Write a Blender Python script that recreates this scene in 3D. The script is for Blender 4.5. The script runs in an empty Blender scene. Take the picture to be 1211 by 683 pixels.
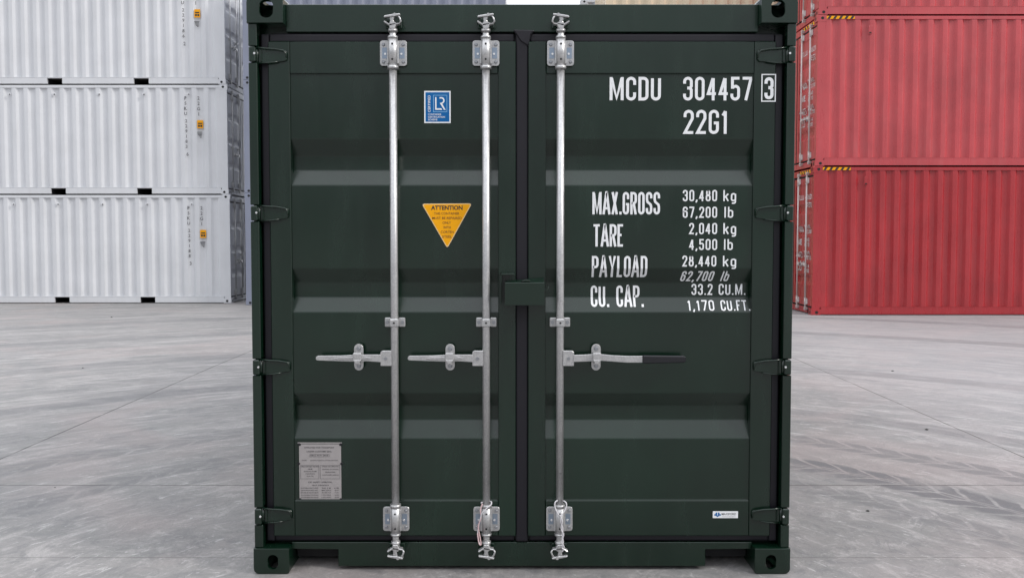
import bpy, bmesh, math, random
from mathutils import Vector, Matrix
R = math.radians
random.seed(7)
S = bpy.context.scene
col = S.collection

# ------------------------------------------------------------------ camera, sky, sun, exposure
PITCH, CAM_H, NEAR_D, FPX, PPX, PPY = R(2.46), 1.529, 3.78, 1000.0, 605.5, 323.0
cam_d = bpy.data.cameras.new('camera'); cam = bpy.data.objects.new('camera', cam_d); col.objects.link(cam)
cam.location = (0, 0, CAM_H); cam.rotation_euler = (R(90) - PITCH, 0, 0)
cam_d.sensor_width = 36; cam_d.lens = 36 * FPX / 1211; cam_d.shift_y = -(341.5 - PPY) / 1211
cam_d.clip_start = 0.05; cam_d.clip_end = 3000
S.camera = cam

SUN_EL, SUN_AZ = R(38), R(110)          # azimuth clockwise from +Y: behind the camera, to the right
world = bpy.data.worlds.new('World'); S.world = world; world.use_nodes = True
nt = world.node_tree; nt.nodes.clear()
def WN(t, **k):
    n = nt.nodes.new(t)
    for a, b in k.items(): setattr(n, a, b)
    return n
out = WN('ShaderNodeOutputWorld'); bg = WN('ShaderNodeBackground'); bg.inputs['Strength'].default_value = 0.10
sky = WN('ShaderNodeTexSky', sky_type='NISHITA', sun_disc=False, sun_elevation=SUN_EL, sun_rotation=SUN_AZ)
sky.dust_density = 3.0
tc = WN('ShaderNodeTexCoord'); sep = WN('ShaderNodeSeparateXYZ')
nt.links.new(tc.outputs['Generated'], sep.inputs[0])
cl = WN('ShaderNodeMath', operation='MAXIMUM'); nt.links.new(sep.outputs['Z'], cl.inputs[0]); cl.inputs[1].default_value = 0
# overcast cloud cover: zenith three times as bright as the horizon
grad = WN('ShaderNodeMath', operation='MULTIPLY_ADD'); nt.links.new(cl.outputs[0], grad.inputs[0])
grad.inputs[1].default_value = 19.0; grad.inputs[2].default_value = 2.4
# thinner cloud, hence a brighter sky, low down in the distance ahead
yy = WN('ShaderNodeMapRange'); nt.links.new(sep.outputs['Y'], yy.inputs['Value']); yy.inputs['From Min'].default_value = -.6; yy.inputs['From Max'].default_value = .8
yy.inputs['To Min'].default_value = 0; yy.inputs['To Max'].default_value = 7.0
side = WN('ShaderNodeMath', operation='ADD'); nt.links.new(grad.outputs[0], side.inputs[0]); nt.links.new(yy.outputs[0], side.inputs[1])
nz = WN('ShaderNodeTexNoise'); nz.inputs['Scale'].default_value = 2.3; nz.inputs['Detail'].default_value = 5
nt.links.new(tc.outputs['Generated'], nz.inputs['Vector'])
nm = WN('ShaderNodeMath', operation='MULTIPLY_ADD'); nt.links.new(nz.outputs['Fac'], nm.inputs[0]); nm.inputs[1].default_value = 0.5; nm.inputs[2].default_value = 0.75
mul = WN('ShaderNodeMath', operation='MULTIPLY'); nt.links.new(side.outputs[0], mul.inputs[0]); nt.links.new(nm.outputs[0], mul.inputs[1])
cc = WN('ShaderNodeVectorMath', operation='SCALE'); cc.inputs[0].default_value = (0.965, 0.99, 1.05); nt.links.new(mul.outputs[0], cc.inputs['Scale'])
mx = WN('ShaderNodeMix', data_type='RGBA'); mx.inputs['Factor'].default_value = 0.9
nt.links.new(sky.outputs[0], mx.inputs['A']); nt.links.new(cc.outputs[0], mx.inputs['B'])
nt.links.new(mx.outputs['Result'], bg.inputs['Color']); nt.links.new(bg.outputs[0], out.inputs[0])

sd = bpy.data.lights.new('sun', 'SUN'); sd.energy = 1.5; sd.angle = R(13); sd.color = (1, 0.965, 0.92)
sun = bpy.data.objects.new('sun', sd); col.objects.link(sun)
sdir = Vector((math.sin(SUN_AZ) * math.cos(SUN_EL), math.cos(SUN_AZ) * math.cos(SUN_EL), math.sin(SUN_EL)))
sun.rotation_euler = sdir.to_track_quat('Z', 'Y').to_euler(); sun.location = sdir * 60
S.view_settings.view_transform = 'Standard'; S.view_settings.look = 'None'
S.view_settings.exposure = 0.12; S.view_settings.gamma = 1; S.view_settings.use_curve_mapping = False

# ------------------------------------------------------------------ materials
def new_mat(name):
    m = bpy.data.materials.new(name); m.use_nodes = True
    t = m.node_tree; b = t.nodes['Principled BSDF']
    return m, t, b
def N(t, ty, **k):
    n = t.nodes.new(ty)
    for a, b in k.items(): setattr(n, a, b)
    return n
def noise(t, vec, scale, detail=4, rough=.55, dist=0):
    n = N(t, 'ShaderNodeTexNoise'); n.inputs['Scale'].default_value = scale; n.inputs['Detail'].default_value = detail
    n.inputs['Roughness'].default_value = rough; n.inputs['Distortion'].default_value = dist
    t.links.new(vec, n.inputs['Vector']); return n.outputs['Fac']
def ramp(t, fac, a, b, ca=(0, 0, 0, 1), cb=(1, 1, 1, 1)):
    n = N(t, 'ShaderNodeMapRange'); n.inputs['From Min'].default_value = a; n.inputs['From Max'].default_value = b
    t.links.new(fac, n.inputs['Value']); return n.outputs[0]
def mixc(t, fac, A, B, mode='MIX'):
    n = N(t, 'ShaderNodeMix', data_type='RGBA', blend_type=mode)
    for s, v in (('Factor', fac), ('A', A), ('B', B)):
        if isinstance(v, (int, float)): n.inputs[s].default_value = v
        elif isinstance(v, tuple): n.inputs[s].default_value = (*v[:3], 1)
        else: t.links.new(v, n.inputs[s])
    return n.outputs['Result']
def mth(t, op, a, b=None, c=None):
    n = N(t, 'ShaderNodeMath', operation=op)
    for i, v in enumerate((a, b, c)):
        if v is None: continue
        if isinstance(v, (int, float)): n.inputs[i].default_value = v
        else: t.links.new(v, n.inputs[i])
    return n.outputs[0]
def paint(name, c, rough=.4, var=.12, dirt=(.2, .19, .17), dirt_amt=.15, bump=.15, scale=1.0, spec=.5):
    m, t, b = new_mat(name)
    g = N(t, 'ShaderNodeNewGeometry').outputs['Position']
    st = N(t, 'ShaderNodeVectorMath', operation='MULTIPLY'); st.inputs[1].default_value = (1, 1, .16); t.links.new(g, st.inputs[0])
    n1 = noise(t, g, 1.3 * scale, 5); n2 = noise(t, st.outputs[0], 9 * scale, 6, .65); n3 = noise(t, g, 55 * scale, 3)
    lo = tuple(x * (1 - var) for x in c); hi = tuple(min(1, x * (1 + var)) for x in c)
    base = mixc(t, ramp(t, n1, .3, .7), lo, hi)
    base = mixc(t, mth(t, 'MULTIPLY', ramp(t, n2, .5, .85), dirt_amt), base, dirt)
    t.links.new(base, b.inputs['Base Color'])
    t.links.new(mth(t, 'MULTIPLY_ADD', n2, .22, rough - .1), b.inputs['Roughness'])
    b.inputs['Specular IOR Level'].default_value = spec
    bp = N(t, 'ShaderNodeBump'); bp.inputs['Strength'].default_value = bump; bp.inputs['Distance'].default_value = .004
    h = mth(t, 'ADD', mth(t, 'MULTIPLY', n3, .12), noise(t, g, 4 * scale, 2))
    t.links.new(h, bp.inputs['Height']); t.links.new(bp.outputs[0], b.inputs['Normal'])
    return m
def plain(name, c, rough=.5, metal=0, spec=.5):
    m, t, b = new_mat(name)
    g = N(t, 'ShaderNodeNewGeometry').outputs['Position']; n = noise(t, g, 40, 4)
    t.links.new(mixc(t, n, tuple(x * .88 for x in c), tuple(min(1, x * 1.12) for x in c)), b.inputs['Base Color'])
    b.inputs['Roughness'].default_value = rough; b.inputs['Metallic'].default_value = metal
    b.inputs['Specular IOR Level'].default_value = spec
    return m
def galv():
    m, t, b = new_mat('galvanised_steel')
    g = N(t, 'ShaderNodeNewGeometry').outputs['Position']
    v = N(t, 'ShaderNodeTexVoronoi'); v.inputs['Scale'].default_value = 140; t.links.new(g, v.inputs['Vector'])
    n = noise(t, g, 25, 5, .7)
    f = mth(t, 'ADD', mth(t, 'MULTIPLY', v.outputs['Distance'], .5), mth(t, 'MULTIPLY', n, .7))
    t.links.new(mixc(t, ramp(t, f, .2, .8), (.36, .362, .37), (.56, .555, .55)), b.inputs['Base Color'])
    t.links.new(mth(t, 'MULTIPLY_ADD', n, .25, .20), b.inputs['Roughness']); b.inputs['Metallic'].default_value = .62
    bp = N(t, 'ShaderNodeBump'); bp.inputs['Strength'].default_value = .12; bp.inputs['Distance'].default_value = .001
    t.links.new(n, bp.inputs['Height']); t.links.new(bp.outputs[0], b.inputs['Normal'])
    return m
M_GREEN = paint('dark_green_paint', (.0021, .0138, .0068), .24, .3, (.03, .055, .04), .18, .16, 1.0, .58)
M_WHITE = paint('white_paint', (.645, .655, .675), .5, .05, (.36, .34, .31), .16, .2)
M_BLUE = paint('blue_grey_paint', (.22, .24, .31), .5, .08, (.16, .15, .15), .2, .2)
M_BEIGE = paint('beige_paint', (.66, .55, .39), .5, .07, (.3, .26, .2), .2, .2)
M_PALE = paint('pale_grey_paint', (.5, .51, .53), .5, .07, (.3, .28, .25), .2, .2)
M_RED = paint('red_paint', (.37, .023, .029), .27, .12, (.42, .12, .11), .14, .2, 1.0, .7)
M_PINK = paint('paler_red_paint', (.48, .062, .070), .28, .12, (.55, .2, .19), .2, .2, 1.0, .7)  # paler red for the upper tiers
M_GALV = galv()
M_ZINC_SKY = plain('sky_reflection_zinc', (.30, .36, .44), .3, .8)  # blue tint paints the sky's reflection into the metal
M_BOLT = plain('dull_bolt', (.34, .35, .37), .4, .85)
M_RUB = plain('black_rubber', (.007, .006, .010), .5, 0, .4)
M_GRIP = plain('black_grip', (.008, .008, .011), .35)
M_TXT = plain('white_vinyl', (.80, .81, .82), .45)
M_BLK = plain('black_vinyl', (.02, .02, .022), .5)
M_FADE = plain('faded_black_vinyl', (.085, .085, .09), .6)
M_DARK = plain('painted_hole_shade', (.01, .01, .011), .8)  # near-black colour paints in the shade inside openings
M_BLUEST = plain('blue_sticker', (.004, .115, .34), .4, 0, .2)
M_LBLUE = plain('pale_blue_ink', (.25, .5, .72), .4)
M_YEL = plain('yellow_sticker', (.86, .38, .004), .45, 0, .2)
M_YELB = plain('yellow_border', (.85, .62, .3), .4)
M_PLATE = plain('aluminium_plate', (.36, .335, .33), .45, .25)
M_ETCH = plain('plate_print', (.05, .045, .05), .6)
M_DOT = plain('bare_steel', (.85, .85, .85), .25, .8)
M_CORD = plain('white_cord', (.62, .60, .62), .6)
M_PCORD = plain('pink_cord', (.60, .42, .42), .6)
M_FLOOR = plain('timber_underside', (.03, .025, .02), .8)

# ------------------------------------------------------------------ mesh helpers
class MB:
    def __init__(s): s.bm = bmesh.new(); s.mats = []
    def mi(s, m):
        if m not in s.mats: s.mats.append(m)
        return s.mats.index(m)
    def merge(s, b2, mat):
        i = s.mi(mat)
        for f in b2.faces: f.material_index = i
        me = bpy.data.meshes.new('t'); b2.to_mesh(me); b2.free(); s.bm.from_mesh(me); bpy.data.meshes.remove(me)
        return s
    def box(s, x0, x1, y0, y1, z0, z1, mat, bev=0, rot=None, seg=1):
        b = bmesh.new(); bmesh.ops.create_cube(b, size=1)
        for v in b.verts: v.co = Vector(((x0 + x1) / 2 + v.co.x * (x1 - x0), (y0 + y1) / 2 + v.co.y * (y1 - y0), (z0 + z1) / 2 + v.co.z * (z1 - z0)))
        if bev: bmesh.ops.bevel(b, geom=b.edges[:], offset=bev, segments=seg, affect='EDGES', profile=.6)
        if rot is not None: bmesh.ops.transform(b, matrix=rot, verts=b.verts)
        return s.merge(b, mat)
    def prism(s, pts, a0, a1, mat, axis='y', bev=0):
        """outline pts extruded from a0 to a1; axis y: pts are (x,z); x: (y,z); z: (x,y)"""
        b = bmesh.new()
        f3 = {'y': lambda p, a: (p[0], a, p[1]), 'x': lambda p, a: (a, p[0], p[1]), 'z': lambda p, a: (p[0], p[1], a)}[axis]
        A = [b.verts.new(f3(p, a0)) for p in pts]; B = [b.verts.new(f3(p, a1)) for p in pts]
        n = len(pts); b.faces.new(A); b.faces.new(B[::-1])
        for i in range(n): b.faces.new((A[(i + 1) % n], A[i], B[i], B[(i + 1) % n]))
        bmesh.ops.recalc_face_normals(b, faces=b.faces)
        if bev: bmesh.ops.bevel(b, geom=b.edges[:], offset=bev, segments=1, affect='EDGES')
        return s.merge(b, mat)
    def cyl(s, p, q, r, mat, r2=None, n=20, smooth=True):
        p = Vector(p); q = Vector(q); d = q - p; b = bmesh.new()
        bmesh.ops.create_cone(b, cap_ends=True, segments=n, radius1=r, radius2=r if r2 is None else r2, depth=d.length)
        if smooth:
            for f in b.faces: f.smooth = len(f.verts) == 4
        bmesh.ops.transform(b, matrix=Matrix.Translation((p + q) / 2) @ d.to_track_quat('Z', 'Y').to_matrix().to_4x4(), verts=b.verts)
        return s.merge(b, mat)
    def tube(s, pts, r, mat, n=8):
        pts = [Vector(p) for p in pts]
        b = bmesh.new(); rings = []
        for i, p in enumerate(pts):
            d = (pts[min(i + 1, len(pts) - 1)] - pts[max(i - 1, 0)]).normalized()
            up = Vector((0, 1, 0)) if abs(d.y) < .9 else Vector((1, 0, 0))
            a = d.cross(up).normalized(); c = d.cross(a)
            rings.append([b.verts.new(p + r * (math.cos(2 * math.pi * k / n) * a + math.sin(2 * math.pi * k / n) * c)) for k in range(n)])
        for A, B in zip(rings, rings[1:]):
            for k in range(n):
                f = b.faces.new((A[k], A[(k + 1) % n], B[(k + 1) % n], B[k])); f.smooth = True
        b.faces.new(rings[0]); b.faces.new(rings[-1][::-1])
        bmesh.ops.recalc_face_normals(b, faces=b.faces)
        return s.merge(b, mat)
    def sheet(s, prof, lo, hi, mat, fn, segs=1):
        """corrugated sheet: prof is a list of (u, depth); fn(u, depth, t) gives the point"""
        b = bmesh.new(); rows = []
        for k in range(segs + 1):
            t = lo + (hi - lo) * k / segs
            rows.append([b.verts.new(fn(u, d, t)) for u, d in prof])
        for A, B in zip(rows, rows[1:]):
            for i in range(len(prof) - 1): b.faces.new((A[i], A[i + 1], B[i + 1], B[i]))
        return s.merge(b, mat)
    def build(s, name, parent=None, label=None):
        me = bpy.data.meshes.new(name); s.bm.to_mesh(me); s.bm.free()
        for m in s.mats: me.materials.append(m)
        o = bpy.data.objects.new(name, me); col.objects.link(o)
        if parent: o.parent = parent
        if label: o['label'] = label
        return o
def thing(name, label, cat, loc=(0, 0, 0), rz=0, group=None):
    o = bpy.data.objects.new(name, None); col.objects.link(o); o.location = loc; o.rotation_euler.z = rz
    o['label'] = label; o['category'] = cat
    if group: o['group'] = group
    return o
def tag(o, label, cat, group=None):
    o['label'] = label; o['category'] = cat
    if group: o['group'] = group
    return o
def copy_tree(o, parent=None):
    c = o.copy(); col.objects.link(c)
    if parent: c.parent = parent
    for ch in list(o.children): copy_tree(ch, c)
    return c
def bfont(body, w, x, z, y, mat, mb, align='CENTER', rot=0, sx=1.0, off=0.0, height=None):
    """lettering in the built-in face, lying in the plane y, letter height 'height', squeezed to width w"""
    cu = bpy.data.curves.new('t', 'FONT'); cu.body = body; cu.offset = off; cu.size = 1; cu.resolution_u = 3
    ob = bpy.data.objects.new('t', cu); col.objects.link(ob)
    bpy.context.view_layer.update()
    me = bpy.data.meshes.new_from_object(ob.evaluated_get(bpy.context.evaluated_depsgraph_get()))
    bpy.data.objects.remove(ob); bpy.data.curves.remove(cu)
    b = bmesh.new(); b.from_mesh(me); bpy.data.meshes.remove(me)
    if not b.verts: b.free(); return
    x0 = min(v.co.x for v in b.verts); x1 = max(v.co.x for v in b.verts)
    z0 = min(v.co.y for v in b.verts); z1 = max(v.co.y for v in b.verts)
    kx = w / (x1 - x0) if w else height / (z1 - z0) * sx
    kz = height / (z1 - z0)
    for v in b.verts:
        u = (v.co.x - (x0 + x1) / 2) * kx; t = (v.co.y - (z0 + z1) / 2) * kz
        if rot: u, t = u * math.cos(rot) - t * math.sin(rot), u * math.sin(rot) + t * math.cos(rot)
        v.co = Vector((x + u, y, z + t))
    mb.merge(b, mat)

# ------------------------------------------------------------------ condensed stencil-shop lettering (stroke font)
def arc(cx, cy, r, a0, a1, n=5):
    return [(cx + r * math.cos(R(a0 + (a1 - a0) * i / n)), cy + r * math.sin(R(a0 + (a1 - a0) * i / n))) for i in range(n + 1)]
def glyph(ch, W, H):
    r = min(W / 2, .19)
    TR = arc(W - r, H - r, r, 0, 90); TL = arc(r, H - r, r, 90, 180); BL = arc(r, r, r, 180, 270); BR = arc(W - r, r, r, 270, 360)
    rr = lambda x0, x1, z0, z1: arc(x1 - r, z1 - r, r, 0, 90) + arc(x0 + r, z1 - r, r, 90, 180) + arc(x0 + r, z0 + r, r, 180, 270) + arc(x1 - r, z0 + r, r, 270, 360)
    g = {
     'C': [([(W, .68 * H)] + TR + TL + BL + BR + [(W, .32 * H)], 0)],
     'O': [(TR + TL + BL + BR, 1)], '0': [(TR + TL + BL + BR, 1)],
     'D': [([(0, 0), (0, H)][::-1] + BR + TR, 1)],
     'U': [([(0, H)] + BL + BR + [(W, H)], 0)],
     'G': [([(W, .70 * H)] + TR + TL + BL + BR + [(W, .45 * H), (.5 * W, .45 * H)], 0)],
     'S': [([(W, .74 * H)] + TR + TL + [(0, .68 * H), (.12 * W, .57 * H), (.88 * W, .43 * H), (W, .32 * H)] + BR[::-1] + BL[::-1] + [(0, .26 * H)], 0)],
     '2': [([(0, .72 * H)] + TL[::-1] + TR[::-1] + [(W, .66 * H), (0, 0), (W + .04, 0)], 0)],
     '3': [([(0, .74 * H)] + TL[::-1] + TR[::-1] + [(W, .62 * H), (.8 * W, .53 * H), (.4 * W, .53 * H)], 0), ([(.6 * W, .53 * H), (.8 * W, .53 * H), (W, .44 * H)] + BR[::-1] + BL[::-1] + [(0, .26 * H)], 0)],
     '4': [([(.74 * W, -.055), (.74 * W, H)], 0), ([(.68 * W, H), (0, .26 * H), (W + .04, .26 * H)], 0)],
     '5': [([(W + .03, H), (.06 * W, H), (.02, .5 * H)], 0), ([(.03, .52 * H), (.25 * W, .60 * H)] + arc(W - r, .62 * H - r, r, 80, 0) + BR[::-1] + BL[::-1] + [(0, .26 * H)], 0)],
     '6': [([(W, .74 * H)] + TR + TL + BL + BR + arc(W - r, .60 * H - r, r, 0, 90) + [(.3 * W, .60 * H), (.0, .50 * H)], 0)],
     '7': [([(-.05, H), (W, H), (W, .92 * H), (.32 * W, -.05)], 0)],
     '8': [(rr(.03, W - .03, .52 * H, H), 1), (rr(0, W, 0, .52 * H), 1)],
     '1': [([(.62 * W, -.055), (.62 * W, H)], 0), ([(.62 * W, H), (.0, .80 * H)], 0)],
     'A': [([(-.02, -.05), (W / 2 - .012, H + .03), (W / 2 + .012, H + .03), (W + .02, -.05)], 0), ([(.17 * W, .25 * H), (.83 * W, .25 * H)], 0)],
     'M': [([(0, -.05), (0, H + .05)], 0), ([(W, -.05), (W, H + .05)], 0), ([(.02, H), (W / 2, .05 * H), (W - .02, H)], 0)],
     'X': [([(0, -.05), (W, H + .05)], 0), ([(0, H + .05), (W, -.05)], 0)],
     'R': [([(0, -.05), (0, H)] + TR[::-1] + arc(W - r, .5 * H + r, r, 0, -90) + [(0, .5 * H)], 0), ([(.5 * W, .5 * H), (W, -.05)], 0)],
     'P': [([(0, -.05), (0, H)] + TR[::-1] + arc(W - r, .48 * H + r, r, 0, -90) + [(0, .48 * H)], 0)],
     'T': [([(-.05, H), (W + .05, H)], 0), ([(W / 2, -.05), (W / 2, H)], 0)],
     'E': [([(W + .05, H), (0, H), (0, 0), (W + .05, 0)], 0), ([(0, .52 * H), (.85 * W, .52 * H)], 0)],
     'F': [([(W + .05, H), (0, H), (0, -.05)], 0), ([(0, .52 * H), (.85 * W, .52 * H)], 0)],
     'L': [([(0, H + .05), (0, 0), (W + .05, 0)], 0)],
     'Y': [([(0, H + .05), (W / 2, .42 * H), (W, H + .05)], 0), ([(W / 2, -.05), (W / 2, .42 * H)], 0)],
     'K': [([(0, -.05), (0, H + .05)], 0), ([(W, H + .05), (0, .38 * H)], 0), ([(.3 * W, .55 * H), (W, -.05)], 0)],
     'k': [([(0, -.05), (0, H + .05)], 0), ([(W, .68 * H), (0, .26 * H)], 0), ([(.35 * W, .42 * H), (W, -.05)], 0)],
     'l': [([(W / 2, -.05), (W / 2, H + .05)], 0)],
     'b': [([(0, H + .05), (0, 0)], 0), (rr(0, W, 0, .68 * H), 1)],
     'g': [(rr(0, W, 0, .68 * H), 1), ([(W, .68 * H), (W, -.12)] + arc(W - r * .8, -.12, r * .8, 0, -90) + [(.1 * W, -.12 - r * .8)], 0)],
     '.': [([(W / 2, -.055), (W / 2, .075)], 0)],
     ',': [([(W / 2 + .02, .075), (W / 2 - .01, -.06), (W / 2 - .06, -.16)], 0)],
    }
    return g.get(ch, [])
GW = {'M': .56, '1': .27, 'l': .13, '.': .14, ',': .14, ' ': .30, 'A': .46, 'T': .40, 'L': .34, 'E': .34, 'F': .33, 'k': .38, 'g': .36, 'b': .36, 'Y': .44}
def stroke_text(body, x0, x1, z0, z1, t, track=.095, slant=0, bottom=0.0):
    """faces (as a bmesh in x,z; y = stroke number) for a line of lettering fitted to a box"""
    H = 1.0; b = bmesh.new(); pen = 0; k = 0
    tw = sum(GW.get(c, .40) + track for c in body) - track
    kx = (x1 - x0) / tw; kz = (z1 - z0) / H
    tx = t * kz / kx
    def put(pts, closed):
        nonlocal k
        P = []
        for p in pts:
            if not P or (Vector(p) - P[-1]).length > 1e-4: P.append(Vector(p))
        if closed and (P[0] - P[-1]).length < 1e-4: P.pop()
        n = len(P); L = []; Rr = []
        for i in range(n):
            pa = P[i - 1] if (i or closed) else P[i]; pb = P[(i + 1) % n] if (i < n - 1 or closed) else P[i]
            d1 = (P[i] - pa); d2 = (pb - P[i])
            d1 = d1.normalized() if d1.length > 0 else d2.normalized(); d2 = d2.normalized() if d2.length > 0 else d1
            n1 = Vector((-d1.y, d1.x)); n2 = Vector((-d2.y, d2.x)); m = (n1 + n2)
            m = m.normalized() if m.length > .05 else n1
            s = min(1 / max(m.dot(n1), .35), 1.9)
            L.append(P[i] + m * s * t * kz / 2); Rr.append(P[i] - m * s * t * kz / 2)
        VL = [b.verts.new((p.x, -k * .0002, p.y)) for p in L]; VR = [b.verts.new((p.x, -k * .0002, p.y)) for p in Rr]
        for i in range(n if closed else n - 1):
            j = (i + 1) % n
            try: b.faces.new((VL[i], VR[i], VR[j], VL[j]))
            except ValueError: pass
        k = (k + 1) % 4
    for c in body:
        w = GW.get(c, .40)
        W = max(w - tx, .02)
        for pts, closed in glyph(c, W, H - t):
            q = []
            for (u, v) in pts:
                zz = (v + t / 2) * kz
                q.append((x0 + (pen + u + tx / 2) * kx + slant * zz, z0 + zz))
            put(q, closed)
        pen += w + track
    return b
def conform(b, breaks, surf, lift):
    """cut lettering along the bends of the sheet and press it on the sheet"""
    for zb in breaks:
        bmesh.ops.bisect_plane(b, geom=b.verts[:] + b.edges[:] + b.faces[:], plane_co=(0, 0, zb), plane_no=(0, 0, 1))
    for v in b.verts: v.co.y += surf(v.co.z) - lift
    for f in b.faces:
        f.normal_update()
        if f.normal.y > 0: f.normal_flip()
    return b

# ------------------------------------------------------------------ container parts
def casting_mesh(name, mat, fine, upper=False):
    """hollow corner casting with openings in front, side and top; outer corner at x=0,y=0,z=0 growing to +x,+y,+z (a bottom casting)"""
    wx, wy, wz, th = .162, .178, .118, .016
    def solid(f):
        b = bmesh.new(); f(b); me = bpy.data.meshes.new('t'); b.to_mesh(me); b.free()
        o = bpy.data.objects.new('t', me); col.objects.link(o); return o
    def cube(b, a0, a1, b0, b1, c0, c1, bev=0, seg=3):
        bmesh.ops.create_cube(b, size=1)
        for v in b.verts: v.co = Vector(((a0 + a1) / 2 + v.co.x * (a1 - a0), (b0 + b1) / 2 + v.co.y * (b1 - b0), (c0 + c1) / 2 + v.co.z * (c1 - c0)))
        if bev:
            e = [e for e in b.edges if (min(v.co.z for v in e.verts) < c0 + 1e-5 and max(v.co.z for v in e.verts) < c0 + 1e-5) or (abs(e.verts[0].co.z - e.verts[1].co.z) > .01 and e.verts[0].co.x < a0 + 1e-4)]
            big = [q for q in b.edges if abs(q.verts[0].co.y - q.verts[1].co.y) > .01 and max(v.co.z for v in q.verts) < c0 + 1e-5 and max(v.co.x for v in q.verts) < a0 + 1e-4]
            bmesh.ops.bevel(b, geom=big, offset=.026 if fine else .014, segments=5, affect='EDGES', profile=.5)
            if fine:
                e2 = [q for q in b.edges if abs(q.verts[0].co.y - q.verts[1].co.y) > .01 and min(v.co.x for v in q.verts) > a1 - 1e-4 and max(v.co.z for v in q.verts) < c0 + 1e-4]
                bmesh.ops.bevel(b, geom=e2, offset=.012, segments=2, affect='EDGES', profile=.5)
                e3 = [q for q in b.edges if max(v.co.y for v in q.verts) < b0 + 1e-4]
                bmesh.ops.bevel(b, geom=e3, offset=.003, segments=2, affect='EDGES', profile=.5)
    base = solid(lambda b: cube(b, 0, wx, 0, wy, 0, wz, .014))
    if not fine:
        me = base.data
        bpy.data.objects.remove(base)
        b = bmesh.new(); b.from_mesh(me); me.materials.append(mat); me.materials.append(M_DARK)
        def disc(c, ax, rx, rz):
            vs = []
            for i in range(14):
                a = 2 * math.pi * i / 14
                u, w_ = rx * math.cos(a), rz * math.sin(a)
                vs.append(b.verts.new({'y': (c[0] + u, c[1], c[2] + w_), 'x': (c[0], c[1] + u, c[2] + w_)}[ax]))
            f = b.faces.new(vs); f.material_index = 1
        disc((.09, -.002, .055), 'y', .024, .036); disc((-.002, .10, .055), 'x', .030, .028)  # flat dark discs paint shaded openings on a solid block
        b.to_mesh(me); b.free(); me.name = name
        return me
    cutters = [solid(lambda b: cube(b, th, wx - th, th, wy - th, th, wz - th))]
    def oval(b, ax):
        n = 32; A = []; B = []
        for i in range(n):
            a = 2 * math.pi * i / n
            if ax == 'y':   u, v = (.031 if upper else .024) * math.cos(a), (.028 if upper else .021) * math.sin(a) + (.012 if math.sin(a) > 0 else -.012); p0 = (.088 + u, -.02, .056 + v); p1 = (.088 + u, .03, .056 + v)
            elif ax == 'x': u, v = .020 * math.cos(a) + (.018 if math.cos(a) > 0 else -.018), .025 * math.sin(a); p0 = (-.02, .10 + u, .055 + v); p1 = (.03, .10 + u, .055 + v)
            else:           u, v = .028 * math.cos(a), .030 * math.sin(a) + (.030 if math.sin(a) > 0 else -.030); p0 = (.085 + u, .098 + v, -.02); p1 = (.085 + u, .098 + v, .03)
            A.append(b.verts.new(p0)); B.append(b.verts.new(p1))
        b.faces.new(A); b.faces.new(B[::-1])
        for i in range(n): b.faces.new((A[(i + 1) % n], A[i], B[i], B[(i + 1) % n]))
        bmesh.ops.recalc_face_normals(b, faces=b.faces)
    for ax in 'xyz': cutters.append(solid(lambda b: oval(b, ax)))
    for c in cutters:
        md = base.modifiers.new('b', 'BOOLEAN'); md.object = c; md.operation = 'DIFFERENCE'; md.solver = 'EXACT'
    bpy.context.view_layer.update()
    me = bpy.data.meshes.new_from_object(base.evaluated_get(bpy.context.evaluated_depsgraph_get()))
    for o in [base] + cutters: bpy.data.objects.remove(o)
    me.materials.clear(); me.materials.append(mat); me.name = name
    return me
def mirror_mesh(me, sx, sy, sz):
    m2 = me.copy(); b = bmesh.new(); b.from_mesh(m2)
    for v in b.verts: v.co = Vector((v.co.x * sx, v.co.y * sy, v.co.z * sz))
    if sx * sy * sz < 0: bmesh.ops.reverse_faces(b, faces=b.faces)
    b.to_mesh(m2); b.free(); return m2

W2 = 1.219
RIB_D = .040
def channels(H):
    if H < 2.7: return [(1.968, 1.897, 1.830, 1.762), (1.386, 1.321, 1.253, 1.188), (.818, .754, .689, .609)]
    return [(2.19, 2.12, 2.05, 1.98), (1.75, 1.68, 1.61, 1.54), (1.22, 1.15, 1.08, 1.01), (.78, .71, .64, .57)]
def door_surface(H, flat=.047):
    ch = channels(H)
    pts = []
    for a, b_, c, d in ch: pts += [(a, flat), (b_, flat + RIB_D), (c, flat + RIB_D), (d, flat)]
    def surf(z):
        if z >= pts[0][0] or z <= pts[-1][0]: return flat
        for (za, ya), (zb, yb) in zip(pts, pts[1:]):
            if zb <= z <= za: return ya + (yb - ya) * (za - z) / (za - zb)
        return flat
    return pts, surf

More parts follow.
